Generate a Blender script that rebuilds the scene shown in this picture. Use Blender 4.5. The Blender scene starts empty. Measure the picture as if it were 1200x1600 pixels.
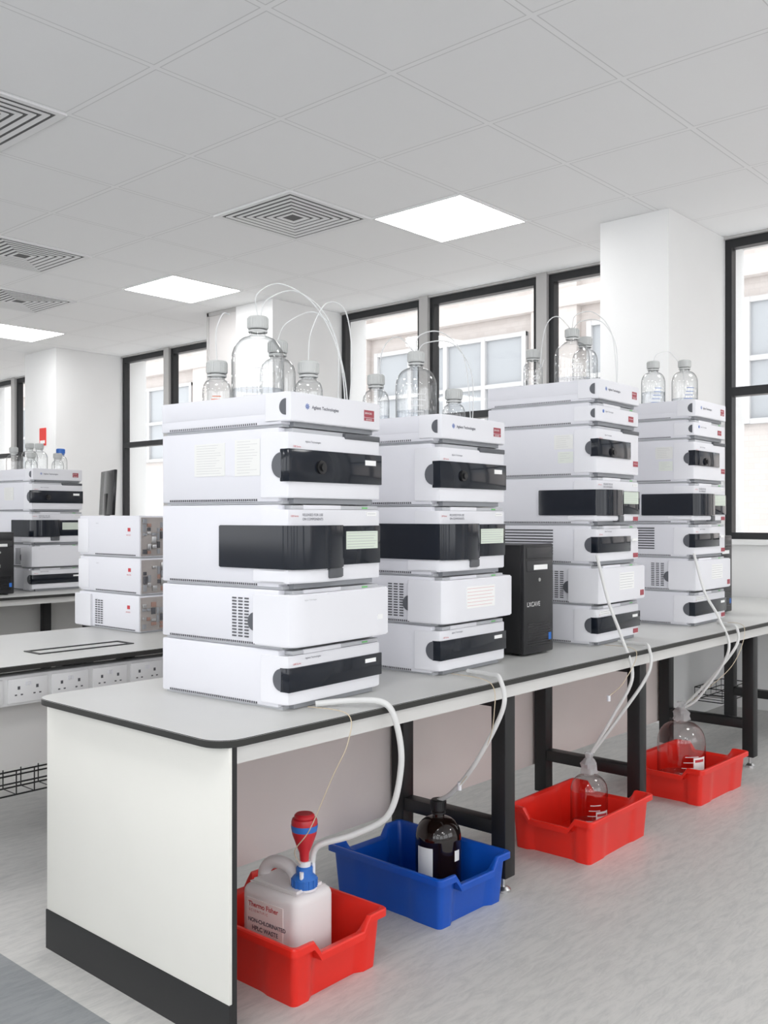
import bpy, bmesh, math, random
from mathutils import Vector, Matrix
random.seed(4)
S = bpy.context.scene
COL = S.collection
try:
    S.view_settings.view_transform = 'Standard'
    S.view_settings.look = 'None'
except Exception:
    pass

# ------------------------------------------------------------------ materials
MC = {}
def mat(name, col, rough=0.5, metal=0.0, spec=0.5, emis=0.0, coat=0.0, var=0.0):
    if name in MC: return MC[name]
    m = bpy.data.materials.new(name); m.use_nodes = True
    nt = m.node_tree; b = nt.nodes['Principled BSDF']
    c = (*col, 1)
    b.inputs['Base Color'].default_value = c
    b.inputs['Roughness'].default_value = rough
    b.inputs['Metallic'].default_value = metal
    b.inputs['Specular IOR Level'].default_value = spec
    b.inputs['Coat Weight'].default_value = coat
    if emis > 0:
        b.inputs['Emission Color'].default_value = c
        b.inputs['Emission Strength'].default_value = emis
    if var > 0:
        tc = nt.nodes.new('ShaderNodeTexCoord'); n = nt.nodes.new('ShaderNodeTexNoise')
        n.inputs['Scale'].default_value = 6; n.inputs['Detail'].default_value = 4
        nt.links.new(tc.outputs['Object'], n.inputs['Vector'])
        r = nt.nodes.new('ShaderNodeValToRGB')
        r.color_ramp.elements[0].position = 0.3; r.color_ramp.elements[1].position = 0.7
        r.color_ramp.elements[0].color = (*[x*(1-var) for x in col], 1)
        r.color_ramp.elements[1].color = c
        nt.links.new(n.outputs['Fac'], r.inputs['Fac'])
        nt.links.new(r.outputs['Color'], b.inputs['Base Color'])
    MC[name] = m
    return m

def thin_glass(name, tint=(0.95,0.96,0.96), edge=0.55, base=0.06, edgecol=(0.45,0.47,0.48)):
    if name in MC: return MC[name]
    m = bpy.data.materials.new(name); m.use_nodes = True
    nt = m.node_tree; nt.nodes.clear()
    o = nt.nodes.new('ShaderNodeOutputMaterial')
    mix = nt.nodes.new('ShaderNodeMixShader'); tr = nt.nodes.new('ShaderNodeBsdfTransparent')
    gl = nt.nodes.new('ShaderNodeBsdfGlossy'); gl.inputs['Roughness'].default_value = 0.03
    lw = nt.nodes.new('ShaderNodeLayerWeight'); lw.inputs['Blend'].default_value = 0.5
    rmp = nt.nodes.new('ShaderNodeValToRGB')
    rmp.color_ramp.elements[0].color = (*tint, 1)
    rmp.color_ramp.elements[0].position = 0.45
    rmp.color_ramp.elements[1].color = (*edgecol, 1)
    nt.links.new(lw.outputs['Facing'], rmp.inputs['Fac'])
    nt.links.new(rmp.outputs['Color'], tr.inputs['Color'])
    p = nt.nodes.new('ShaderNodeMath'); p.operation = 'POWER'; p.inputs[1].default_value = 3
    nt.links.new(lw.outputs['Facing'], p.inputs[0])
    ma = nt.nodes.new('ShaderNodeMath'); ma.operation = 'MULTIPLY_ADD'
    ma.inputs[1].default_value = edge; ma.inputs[2].default_value = base
    nt.links.new(p.outputs[0], ma.inputs[0])
    nt.links.new(ma.outputs[0], mix.inputs['Fac'])
    nt.links.new(tr.outputs[0], mix.inputs[1]); nt.links.new(gl.outputs[0], mix.inputs[2])
    nt.links.new(mix.outputs[0], o.inputs['Surface'])
    MC[name] = m
    return m

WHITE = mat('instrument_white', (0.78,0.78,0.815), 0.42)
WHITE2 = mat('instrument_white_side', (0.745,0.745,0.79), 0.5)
LGREY = mat('light_grey_plastic', (0.5,0.51,0.53), 0.5)
SEAMG = mat('seam_grey', (0.30,0.31,0.33), 0.5)
MGREY = mat('mid_grey_plastic', (0.095,0.10,0.11), 0.45)
GRIP = mat('grip_grey', (0.10,0.105,0.12), 0.5)
DARKP = mat('smoked_panel', (0.010,0.013,0.020), 0.09, spec=0.35)
VENT = mat('vent_dark', (0.09,0.09,0.10), 0.7)
BLACK = mat('black_powder_coat', (0.012,0.012,0.013), 0.45)
PCBLK = mat('computer_black', (0.010,0.010,0.011), 0.4)
LAM = mat('laminate_cream', (0.79,0.78,0.73), 0.45, var=0.02)
TOPM = mat('worktop_grey', (0.57,0.57,0.555), 0.36, var=0.03)
EDGE = mat('worktop_edge_dark', (0.022,0.022,0.020), 0.5)
APRON = mat('apron_white', (0.70,0.69,0.67), 0.5)
MODEST = mat('back_panel_beige', (0.74,0.66,0.63), 0.55, var=0.03)
WALL = mat('wall_paint', (0.83,0.83,0.825), 0.75, var=0.015)
PAPER = mat('paper_label', (0.88,0.88,0.87), 0.6)
PAPERG = mat('green_label', (0.68,0.75,0.65), 0.6)
PAPERY = mat('ivory_notice', (0.79,0.79,0.77), 0.5)
REDST = mat('red_sticker', (0.36,0.06,0.08), 0.5)
INK = mat('ink_dark', (0.10,0.10,0.13), 0.6)
INKL = mat('ink_pale', (0.42,0.43,0.45), 0.6)
INKR = mat('ink_red', (0.55,0.04,0.05), 0.6)
INKO = mat('orange_print', (0.7,0.25,0.15), 0.5)
INKB = mat('ink_blue', (0.12,0.2,0.5), 0.6)
GREEN = mat('green_lamp', (0.15,0.5,0.15), 0.5)
RED = mat('tray_red', (0.80,0.022,0.012), 0.32, var=0.08)
BLUE = mat('tray_blue', (0.003,0.08,0.47), 0.32, var=0.08)
CAPG = mat('cap_grey', (0.56,0.57,0.56), 0.5)
CAPB = mat('cap_blue', (0.03,0.16,0.55), 0.4)
REDP = mat('filter_red', (0.55,0.02,0.03), 0.35)
GLASS = thin_glass('bottle_glass', (0.955,0.96,0.96), 0.6, 0.08, (0.42,0.44,0.45))
WGLASS = thin_glass('window_glass', (0.95,0.96,0.96), 0.25, 0.04, (0.9,0.92,0.92))
AMBER = mat('amber_glass', (0.010,0.005,0.004), 0.05, spec=0.6)
STEEL = mat('steel', (0.6,0.6,0.6), 0.3, metal=1)
FRAME = mat('window_frame_black', (0.010,0.011,0.013), 0.4)
MULL = mat('mullion_grey', (0.50,0.49,0.48), 0.6)
CREAM = mat('capillary_tan', (0.62,0.52,0.38), 0.4)
LEDM = mat('led_diffuser', (1.0,1.0,1.0), 0.5, emis=13.5)
ALU = mat('vent_white', (0.80,0.80,0.80), 0.5)
BOARD = mat('rear_board', (0.45,0.41,0.39), 0.5, var=0.3)
SCREEN = mat('screen_black', (0.01,0.01,0.012), 0.15)

def translucent(name, col, fac=0.4, tr=0.0):
    if name in MC: return MC[name]
    m = bpy.data.materials.new(name); m.use_nodes = True
    nt = m.node_tree; b = nt.nodes['Principled BSDF']
    b.inputs['Base Color'].default_value = (*col,1); b.inputs['Roughness'].default_value = 0.35
    o = nt.nodes['Material Output']
    t = nt.nodes.new('ShaderNodeBsdfTranslucent'); t.inputs['Color'].default_value = (*col,1)
    mx = nt.nodes.new('ShaderNodeMixShader'); mx.inputs['Fac'].default_value = fac
    nt.links.new(b.outputs[0], mx.inputs[1]); nt.links.new(t.outputs[0], mx.inputs[2])
    last = mx
    if tr > 0:
        tp = nt.nodes.new('ShaderNodeBsdfTransparent')
        m2 = nt.nodes.new('ShaderNodeMixShader'); m2.inputs['Fac'].default_value = tr
        nt.links.new(mx.outputs[0], m2.inputs[1]); nt.links.new(tp.outputs[0], m2.inputs[2]); last = m2
    nt.links.new(last.outputs[0], o.inputs['Surface'])
    MC[name] = m
    return m
HDPE = translucent('jerrycan_plastic', (0.93,0.88,0.88), 0.18, 0.04)
TUBE = translucent('tube_plastic', (0.86,0.86,0.85), 0.25, 0.10)
THIN = translucent('capillary_clear', (0.86,0.87,0.87), 0.3, 0.15)
FILM = translucent('plastic_film', (0.85,0.86,0.87), 0.4, 0.55)

def ceiling_mat():
    m = bpy.data.materials.new('ceiling_tiles'); m.use_nodes = True
    nt = m.node_tree; b = nt.nodes['Principled BSDF']; b.inputs['Roughness'].default_value = 0.85
    geo = nt.nodes.new('ShaderNodeNewGeometry'); sep = nt.nodes.new('ShaderNodeSeparateXYZ')
    nt.links.new(geo.outputs['Position'], sep.inputs[0])
    ds = []
    for ax, off in (('X', 2.61), ('Y', 2.305)):
        s = nt.nodes.new('ShaderNodeMath'); s.operation = 'SUBTRACT'; s.inputs[1].default_value = off
        nt.links.new(sep.outputs[ax], s.inputs[0])
        p = nt.nodes.new('ShaderNodeMath'); p.operation = 'PINGPONG'; p.inputs[1].default_value = 0.3
        nt.links.new(s.outputs[0], p.inputs[0]); ds.append(p)
    mn = nt.nodes.new('ShaderNodeMath'); mn.operation = 'MINIMUM'
    nt.links.new(ds[0].outputs[0], mn.inputs[0]); nt.links.new(ds[1].outputs[0], mn.inputs[1])
    mul = nt.nodes.new('ShaderNodeMath'); mul.operation = 'MULTIPLY'; mul.inputs[1].default_value = 25.0
    nt.links.new(mn.outputs[0], mul.inputs[0])
    r = nt.nodes.new('ShaderNodeValToRGB'); cr = r.color_ramp; cr.interpolation = 'LINEAR'
    cr.elements[0].position = 0.0; cr.elements[0].color = (0.90,0.90,0.90,1)
    cr.elements[1].position = 1.0; cr.elements[1].color = (0.885,0.885,0.885,1)
    for pos, v in ((0.26,0.90),(0.29,0.68),(0.36,0.68),(0.40,0.885)):  # darker lines paint the slight shadow along the T-bar edges
        e = cr.elements.new(pos); e.color = (v,v,v,1)
    nt.links.new(mul.outputs[0], r.inputs['Fac'])
    n = nt.nodes.new('ShaderNodeTexNoise'); n.inputs['Scale'].default_value = 90
    nt.links.new(geo.outputs['Position'], n.inputs['Vector'])
    bp = nt.nodes.new('ShaderNodeBump'); bp.inputs['Strength'].default_value = 0.02
    nt.links.new(n.outputs['Fac'], bp.inputs['Height']); nt.links.new(bp.outputs[0], b.inputs['Normal'])
    nt.links.new(r.outputs['Color'], b.inputs['Base Color'])
    return m

def floor_mat():
    m = bpy.data.materials.new('floor_vinyl'); m.use_nodes = True
    nt = m.node_tree; b = nt.nodes['Principled BSDF']; b.inputs['Roughness'].default_value = 0.36
    b.inputs['Specular IOR Level'].default_value = 0.4
    geo = nt.nodes.new('ShaderNodeNewGeometry'); sep = nt.nodes.new('ShaderNodeSeparateXYZ')
    nt.links.new(geo.outputs['Position'], sep.inputs[0])
    mp = nt.nodes.new('ShaderNodeMapping'); mp.inputs['Scale'].default_value = (3.0, 14.0, 1)
    mp.inputs['Rotation'].default_value = (0,0,math.radians(35))
    nt.links.new(geo.outputs['Position'], mp.inputs['Vector'])
    n = nt.nodes.new('ShaderNodeTexNoise'); n.inputs['Scale'].default_value = 3.5
    n.inputs['Detail'].default_value = 9; n.inputs['Roughness'].default_value = 0.78; n.inputs['Distortion'].default_value = 0.6
    nt.links.new(mp.outputs[0], n.inputs['Vector'])
    r1 = nt.nodes.new('ShaderNodeValToRGB'); r2 = nt.nodes.new('ShaderNodeValToRGB')
    for r, a, c in ((r1,(0.45,0.447,0.437),(0.565,0.555,0.535)),(r2,(0.21,0.225,0.235),(0.27,0.28,0.29))):
        r.color_ramp.elements[0].position = 0.36; r.color_ramp.elements[0].color = (*a,1)
        r.color_ramp.elements[1].position = 0.57; r.color_ramp.elements[1].color = (*c,1)
        nt.links.new(n.outputs['Fac'], r.inputs['Fac'])
    g = nt.nodes.new('ShaderNodeMath'); g.operation = 'GREATER_THAN'; g.inputs[1].default_value = 1.138
    nt.links.new(sep.outputs['X'], g.inputs[0])
    mx = nt.nodes.new('ShaderNodeMix'); mx.data_type = 'RGBA'
    nt.links.new(g.outputs[0], mx.inputs['Factor'])
    nt.links.new(r2.outputs['Color'], mx.inputs[6]); nt.links.new(r1.outputs['Color'], mx.inputs[7])
    nt.links.new(mx.outputs[2], b.inputs['Base Color'])
    return m

def brick_mat():
    m = bpy.data.materials.new('painted_brick'); m.use_nodes = True
    nt = m.node_tree; b = nt.nodes['Principled BSDF']; b.inputs['Roughness'].default_value = 0.9
    geo = nt.nodes.new('ShaderNodeNewGeometry')
    mp = nt.nodes.new('ShaderNodeMapping'); mp.inputs['Rotation'].default_value = (0, math.radians(90), math.radians(90))
    nt.links.new(geo.outputs['Position'], mp.inputs['Vector'])
    br = nt.nodes.new('ShaderNodeTexBrick'); br.inputs['Scale'].default_value = 4.5
    br.inputs['Color1'].default_value = (0.50,0.45,0.425,1); br.inputs['Color2'].default_value = (0.53,0.485,0.46,1)
    br.inputs['Mortar'].default_value = (0.46,0.415,0.395,1); br.inputs['Mortar Size'].default_value = 0.01
    nt.links.new(mp.outputs[0], br.inputs['Vector']); nt.links.new(br.outputs['Color'], b.inputs['Base Color'])
    return m

# ------------------------------------------------------------------ mesh builder
class B:
    def __init__(s): s.bm = bmesh.new(); s.mi = 0
    def _merge(s, t):
        for f in t.faces: f.material_index = s.mi
        me = bpy.data.meshes.new('tmp'); t.to_mesh(me); t.free()
        s.bm.from_mesh(me); bpy.data.meshes.remove(me)
    def box(s, x0,x1,y0,y1,z0,z1, bev=0, seg=2, M=None):
        t = bmesh.new(); bmesh.ops.create_cube(t, size=1)
        for v in t.verts:
            v.co = Vector(((x0+x1)/2+v.co.x*(x1-x0),(y0+y1)/2+v.co.y*(y1-y0),(z0+z1)/2+v.co.z*(z1-z0)))
        if bev > 0:
            bmesh.ops.bevel(t, geom=t.edges[:], offset=bev, segments=seg, affect='EDGES', profile=0.5)
        if M: t.transform(M)
        s._merge(t); return s
    def prism(s, pts, z0, z1, bev=0, M=None):
        t = bmesh.new()
        a = [t.verts.new((p[0],p[1],z0)) for p in pts]; b = [t.verts.new((p[0],p[1],z1)) for p in pts]
        n = len(pts)
        for i in range(n):
            t.faces.new((a[i],a[(i+1)%n],b[(i+1)%n],b[i]))
        f1 = t.faces.new(a[::-1]); f2 = t.faces.new(b)
        bmesh.ops.recalc_face_normals(t, faces=t.faces[:])
        if bev > 0:
            es = set(f1.edges[:]) | set(f2.edges[:])
            bmesh.ops.bevel(t, geom=list(es), offset=bev, segments=2, affect='EDGES')
        if M: t.transform(M)
        s._merge(t); return s
    def lathe(s, prof, c=(0,0,0), seg=32, a0=0, a1=2*math.pi, M=None):
        t = bmesh.new(); full = abs(a1-a0-2*math.pi) < 1e-6
        cnt = seg if full else seg+1
        rings = []
        for r, z in prof:
            if r < 1e-6:
                rings.append([t.verts.new((c[0],c[1],c[2]+z))])
            else:
                rings.append([t.verts.new((c[0]+r*math.cos(a0+(a1-a0)*i/seg), c[1]+r*math.sin(a0+(a1-a0)*i/seg), c[2]+z)) for i in range(cnt)])
        for k in range(len(rings)-1):
            A, Bq = rings[k], rings[k+1]
            for i in range(seg):
                j = (i+1) % cnt
                if len(A)==1 and len(Bq)==1: continue
                if len(A)==1: t.faces.new((A[0],Bq[j],Bq[i]))
                elif len(Bq)==1: t.faces.new((A[i],A[j],Bq[0]))
                else: t.faces.new((A[i],A[j],Bq[j],Bq[i]))
        bmesh.ops.recalc_face_normals(t, faces=t.faces[:])
        if M: t.transform(M)
        s._merge(t); return s
    def cyl(s, p, r, h, axis='Z', seg=24):
        M = Matrix.Translation(p)
        if axis == 'X': M = M @ Matrix.Rotation(math.radians(90),4,'Y')
        if axis == 'Y': M = M @ Matrix.Rotation(math.radians(-90),4,'X')
        return s.lathe([(0,0),(r,0),(r,h),(0,h)], seg=seg, M=M)
    def sweep(s, pts, r, n=8, sub=8, closed=False):
        P = [Vector(p) for p in pts]
        path = []
        if sub > 1:
            for i in range(len(P)-1):
                p0 = P[max(i-1,0)]; p1 = P[i]; p2 = P[i+1]; p3 = P[min(i+2,len(P)-1)]
                for k in range(sub):
                    u = k/sub
                    path.append(0.5*((2*p1)+(-p0+p2)*u+(2*p0-5*p1+4*p2-p3)*u*u+(-p0+3*p1-3*p2+p3)*u**3))
            path.append(P[-1])
        else: path = P
        t = bmesh.new(); rings = []
        T = (path[1]-path[0]).normalized()
        N = T.orthogonal().normalized()
        for i, p in enumerate(path):
            if i == 0: T2 = T
            elif i == len(path)-1: T2 = (path[i]-path[i-1]).normalized()
            else: T2 = (path[i+1]-path[i-1]).normalized()
            N = (N - T2*N.dot(T2)).normalized(); Bn = T2.cross(N)
            rr = r[i] if isinstance(r, list) else r
            rings.append([t.verts.new(p+N*rr*math.cos(2*math.pi*k/n)+Bn*rr*math.sin(2*math.pi*k/n)) for k in range(n)])
        for a, b in zip(rings, rings[1:]):
            for k in range(n): t.faces.new((a[k],a[(k+1)%n],b[(k+1)%n],b[k]))
        t.faces.new(rings[0][::-1]); t.faces.new(rings[-1])
        bmesh.ops.recalc_face_normals(t, faces=t.faces[:])
        s._merge(t); return s
    def obj(s, name, mats, parent=None, smooth=True, loc=None, rot=None):
        me = bpy.data.meshes.new(name); s.bm.to_mesh(me); s.bm.free()
        if not isinstance(mats, (list,tuple)): mats = [mats]
        for m in mats: me.materials.append(m)
        if smooth:
            for p in me.polygons: p.use_smooth = True
            try: me.set_sharp_from_angle(angle=math.radians(35))
            except Exception: pass
        o = bpy.data.objects.new(name, me); COL.objects.link(o)
        if parent is not None: o.parent = parent
        if loc is not None: o.location = loc
        if rot is not None: o.rotation_euler = rot
        return o

def root(name, loc, rz=0, label='', cat='', group=None, kind=None):
    e = bpy.data.objects.new(name, None); COL.objects.link(e)
    e.location = loc; e.rotation_euler = (0,0,rz); e.empty_display_size = 0.1
    if label: e['label'] = label
    if cat: e['category'] = cat
    if group: e['group'] = group
    if kind: e['kind'] = kind
    return e

def tag(o, label, cat, group=None, kind=None):
    o['label'] = label; o['category'] = cat
    if group: o['group'] = group
    if kind: o['kind'] = kind
    return o

def text(s, size, parent, loc, rot, m, name='lettering', bold=0.0):
    cu = bpy.data.curves.new('txt', 'FONT'); cu.body = s; cu.size = size; cu.offset = bold
    t = bpy.data.objects.new('txt', cu); COL.objects.link(t)
    bpy.context.view_layer.update()
    me = bpy.data.meshes.new_from_object(t.evaluated_get(bpy.context.evaluated_depsgraph_get()))
    bpy.data.objects.remove(t); bpy.data.curves.remove(cu)
    me.materials.clear(); me.materials.append(m)
    o = bpy.data.objects.new(name, me); COL.objects.link(o)
    o.parent = parent; o.location = loc; o.rotation_euler = rot
    return o
FR = (math.radians(90),0,0)
SD = (math.radians(90),0,math.radians(-90))

# ------------------------------------------------------------------ room
H = 1.085
ZC = 2.693
XW = 5.42
ZB = 0.634
SILL = 0.955

def struct(o): o['kind'] = 'structure'; return o
b = B(); b.box(-4.2,XW+0.3,-4.2,14.2,-0.1,0)
struct(b.obj('floor', floor_mat(), smooth=False))
b = B(); b.box(-4.2,XW+0.3,-4.2,14.2,ZC,ZC+0.1)
struct(b.obj('ceiling', ceiling_mat(), smooth=False))
b = B(); b.box(-4.2,-4.0,-4.2,14.2,0,0.8); b.box(-4.2,-4.0,-4.2,14.2,ZC-0.08,ZC)
for k in range(7): b.box(-4.2,-4.0,-4.2+2.9*k,-3.75+2.9*k,0.8,ZC-0.08)  # unseen window gaps between piers, added to let in more light
struct(b.obj('wall_left', WALL, smooth=False))
b = B(); b.box(-4.0,XW+0.3,-4.2,-4.0,0,0.8); b.box(-4.0,XW+0.3,-4.2,-4.0,ZC-0.08,ZC)
for k in range(4): b.box(-4.0+2.95*k,-3.6+2.95*k,-4.2,-4.0,0.8,ZC-0.08)  # openings out of view here too, added for extra daylight
struct(b.obj('wall_front', WALL, smooth=False))
b = B(); b.box(-4.0,XW+0.3,14.0,14.2,0,ZC)
struct(b.obj('wall_back', WALL, smooth=False))
b = B(); b.box(XW,XW+0.3,-4.0,14.0,0,SILL)
b.box(XW-0.03,XW,-4.0,14.0,SILL-0.03,SILL)
struct(b.obj('wall_right', WALL, smooth=False))

# columns
cols = [(-0.85,-0.45),(2.235,2.634),(5.33,5.75),(8.42,8.86),(11.45,11.88)]
for i,(a,c) in enumerate(cols):
    b = B(); b.box(4.712,XW+0.3,a,c,0,ZC-0.001)
    struct(b.obj('trim_%d'%(i+1), WALL, smooth=False))
GP = mat('riser_panel', (0.60,0.58,0.57), 0.6)
b = B(); b.box(4.73,XW,5.752,6.12,0,ZC-0.001)
b.mi = 1; b.box(4.722,4.732,6.10,6.125,0,ZC-0.001); b.box(4.722,4.732,5.752,6.12,ZC-0.03,ZC-0.001)
struct(b.obj('trim_6', [GP, MULL], smooth=False))
b = B(); b.box(4.73,XW,8.862,9.05,0,ZC-0.001)
struct(b.obj('trim_7', [WALL], smooth=False))

# windows
wn = 0
def window(y0, y1):
    global wn
    wn += 1
    b = B(); f = 0.038; x0, x1 = XW+0.02, XW+0.08
    z0, z1 = SILL, ZC-0.015
    b.box(x0,x1,y0,y0+f,z0,z1); b.box(x0,x1,y1-f,y1,z0,z1)
    b.box(x0,x1,y0+f,y1-f,z0,z0+f); b.box(x0,x1,y0+f,y1-f,z1-0.05,z1)
    b.box(x0-0.008,x1,y0+f,y1-f,1.775,1.825)
    o = struct(b.obj('window_%d'%wn, FRAME, smooth=False))
    g = B(); g.box(XW+0.045,XW+0.05,y0+f,y1-f,z0+f,z1-0.05)
    g.obj('window_pane', WGLASS, o, smooth=False)
bays = [[(-0.45,0.42),(0.50,1.33),(1.41,2.235)],
        [(2.634,3.42),(3.50,4.43),(4.51,5.33)],
        [(6.12,6.62),(6.70,7.60),(7.68,8.42)],
        [(9.05,9.75),(9.83,10.6),(10.68,11.45)]]
b = B()
for bay in bays:
    for (a,c) in bay: window(a,c)
    for k in range(len(bay)-1):
        b.box(XW-0.01,XW+0.1,bay[k][1],bay[k+1][0],SILL,ZC-0.001)
    b.box(XW+0.0,XW+0.3,bay[0][0],bay[-1][1],ZC-0.014,ZC-0.001)
b.box(XW,XW+0.3,-4.0,-0.85,SILL,ZC-0.001); b.box(XW,XW+0.3,11.88,14.0,SILL,ZC-0.001)
struct(b.obj('trim_8', MULL, smooth=False))

# neighbouring building
BR = brick_mat()
b = B(); b.box(0,0.6,-14,34,0,10)
for k in range(-4,10): b.box(-0.10,0.0,k*3.2+2.35,k*3.2+2.95,0,10)
b.box(-0.12,0,-14,34,7.45,7.65)
r = struct(b.obj('wall_exterior', BR, smooth=False, loc=(9.5,0,-4)))
EXG = mat('exterior_glass', (0.33,0.34,0.355), 0.35); EXF = mat('exterior_frame', (0.48,0.47,0.47), 0.6)
for k in range(-3,9):
    y0 = k*3.2+3.05; y1 = y0+2.4
    w = B(); w.box(-0.02,0.0,y0,y1,6.0,7.25)
    w.mi = 1
    for q in range(5):
        yy = y0+(y1-y0-0.06)*q/4; w.box(-0.06,-0.02,yy,yy+0.06,6.0,7.25)
    for zz in (6.0,6.62,7.2): w.box(-0.055,-0.02,y0,y1,zz,zz+0.05)
    w.obj('facade_window', [EXG,EXF], r, smooth=False)

# ceiling fixtures
def led(x, y):
    r = root('ceiling_light', (x+0.3,y+0.3,ZC), 0, 'square flush white LED light panel in the ceiling grid', 'ceiling light', 'recessed ceiling light panels')
    b = B(); f = 0.012
    for (a,c,d,e) in ((-0.3,0.3,-0.3,-0.3+f),(-0.3,0.3,0.3-f,0.3),(-0.3,-0.3+f,-0.3+f,0.3-f),(0.3-f,0.3,-0.3+f,0.3-f)):
        b.box(a,c,d,e,-0.006,0)
    b.obj('frame', ALU, r, smooth=False)
    b = B(); b.box(-0.288,0.288,-0.288,0.288,-0.004,-0.001); b.obj('diffuser', LEDM, r, smooth=False)
for y in (-1.895,0.505,2.905,5.305,7.705,10.105,12.2): led(3.81,y)
for x in (0.21,-2.79):  # unseen panel rows, added outside the view to brighten the room
    for y in (-3.1,-1.895,0.505,2.905,5.305,7.705,10.105): led(x,y)
def vent(x, y):
    r = root('air_diffuser', (x+0.3,y+0.3,ZC), 0, 'square white ceiling air diffuser with concentric louvres', 'air vent', 'ceiling air diffusers')
    b = B(); b.box(-0.285,0.285,-0.285,0.285,-0.004,0.0); b.obj('duct_shade_plate', mat('painted_duct_shade',(0.13,0.13,0.13),0.8), r, smooth=False)  # flat dark plate painting the shade between the louvres
    b = B(); rr = 0.3; k = 0
    while rr > 0.03:
        w = 0.03 if k == 0 else 0.021
        t = bmesh.new()
        def ring(h, z): return [t.verts.new((sx*h, sy*h, z)) for sx,sy in ((-1,-1),(1,-1),(1,1),(-1,1))]
        zt_ = 0.0 if k == 0 else -0.004
        rg = [ring(rr-w,zt_), ring(rr-w,-0.0055), ring(rr,-0.008), ring(rr,zt_)]
        for P,Q in zip(rg, rg[1:]+rg[:1]):
            for i in range(4):
                try: t.faces.new((P[i],P[(i+1)%4],Q[(i+1)%4],Q[i]))
                except Exception: pass
        bmesh.ops.recalc_face_normals(t, faces=t.faces[:])
        b._merge(t)
        rr -= w+0.017; k += 1
    b.obj('louvre', ALU, r, smooth=False)
for x,y in ((3.21,3.505),(2.61,5.305),(1.41,3.505),(3.21,6.505)): vent(x,y)

# ------------------------------------------------------------------ benches
def worktop(r, x0,x1,y0,y1, cr=0.05):
    pts = []
    for cx,cy,a in ((x0+cr,y0+cr,180),(x1-cr,y0+cr,270),(x1-cr,y1-cr,0),(x0+cr,y1-cr,90)):
        for k in range(7):
            t = math.radians(a+15*k); pts.append((cx+cr*math.cos(t), cy+cr*math.sin(t)))
    b = B(); b.prism(pts, ZB-0.016, ZB, bev=0.0015)
    o = b.obj('worktop', [TOPM, EDGE], r)
    for p in o.data.polygons:
        if p.normal.z < 0.9: p.material_index = 1
    return o
def frame_leg(r, x, y0, y1, zt=ZB-0.06):
    b = B(); s = 0.025
    b.box(x-s,x+s,y0-s,y0+s,0.045,zt,0.003); b.box(x-s,x+s,y1-s,y1+s,0.045,zt,0.003)
    b.box(x-s+0.003,x+s-0.003,y0+s,y1-s,0.165,0.205,0.002)
    b.box(x-s+0.003,x+s-0.003,y0+s,y1-s,zt-0.04,zt,0.002)
    o = b.obj('leg', BLACK, r)
    for yy in (y0,y1):
        f = B(); f.cyl((x,yy,0.012),0.006,0.04)
        f.lathe([(0,0),(0.022,0),(0.022,0.008),(0.012,0.016),(0,0.016)], c=(x,yy,0))
        f.obj('levelling_foot', STEEL, o)
    return o

r = root('laboratory_bench', (0,0,0), 0, 'long low laboratory bench with dark edged worktop and white end', 'laboratory bench')
worktop(r, 1.20, 5.36, 1.515, 2.26, 0.06)
for ya,yb in ((1.535,1.555),(2.22,2.24)):
    b = B(); b.box(1.25,5.35,ya,yb,ZB-0.055,ZB-0.0165); b.obj('apron', APRON, r)
b = B(); b.box(1.232,1.240,1.525,2.245,0.0975,ZB-0.0165,0.001)
ep = b.obj('end_panel', LAM, r)
b = B(); b.box(1.230,1.242,1.523,2.247,0.0,0.097); b.obj('plinth', BLACK, ep)
b = B(); b.box(1.2405,1.254,1.527,1.60,0.0,ZB-0.0165); b.obj('leg', BLACK, r)
b = B(); b.box(1.26,4.17,2.02,2.036,0.14,ZB-0.0165); b.obj('modesty_panel', MODEST, r)
for x in (2.30,3.12,4.16,4.90): frame_leg(r, x, 1.60, 1.985)
b = B(); b.box(1.26,5.3,1.96,2.0,ZB-0.055,ZB-0.0165); b.obj('rail', BLACK, r)

r = root('laboratory_bench', (0,0,0), 0, 'grey topped laboratory bench with white socket trunking', 'laboratory bench')
worktop(r, 0.4, 5.36, 2.76, 3.52)
b = B(); b.box(0.45,5.3,2.86,2.875,0.30,0.505); b.obj('modesty_panel', APRON, r)
b = B(); b.box(0.45,5.3,2.79,2.86,0.508,0.60,0.004); tk = b.obj('socket_trunking', mat('trunking_white',(0.76,0.76,0.76),0.4), r)
for x in (0.6,1.95,3.3,4.6): frame_leg(r, x, 3.0, 3.42, ZB-0.02)
for i in range(7):
    x0 = 1.115+0.143*i
    s = root('power_socket', (x0,2.789,0.517), 0, 'white double power socket on the trunking', 'power socket', 'double power sockets on trunking')
    b = B(); b.box(0,0.128,-0.006,0.001,0,0.074,0.002); b.obj('faceplate', mat('socket_white',(0.80,0.80,0.80),0.3), s)
    for c in (0.034,0.094):
        b = B()
        b.box(c-0.004,c+0.004,-0.0066,-0.005,0.040,0.050); b.box(c-0.013,c-0.006,-0.0066,-0.005,0.022,0.026); b.box(c+0.006,c+0.013,-0.0066,-0.005,0.022,0.026)
        b.obj('pin_holes', VENT, s, smooth=False)
    for c in (0.056,0.066):
        b = B(); b.box(c,c+0.007,-0.009,-0.005,0.05,0.062,0.001); b.obj('switch', WHITE, s)

r = root('laboratory_bench', (0,0,0), 0, 'grey topped laboratory bench on black legs near the columns', 'laboratory bench')
worktop(r, 0.8, 4.66, 5.12, 5.90)
b = B(); b.box(0.85,4.6,5.15,5.165,ZB-0.05,ZB-0.0165); b.obj('apron', APRON, r)
for x in (1.2,2.30,3.12,4.2): frame_leg(r, x, 5.2, 5.7, ZB-0.02)
b = B(); b.box(0.9,4.6,5.735,5.75,0.1,ZB-0.02); b.obj('modesty_panel', APRON, r)

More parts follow.
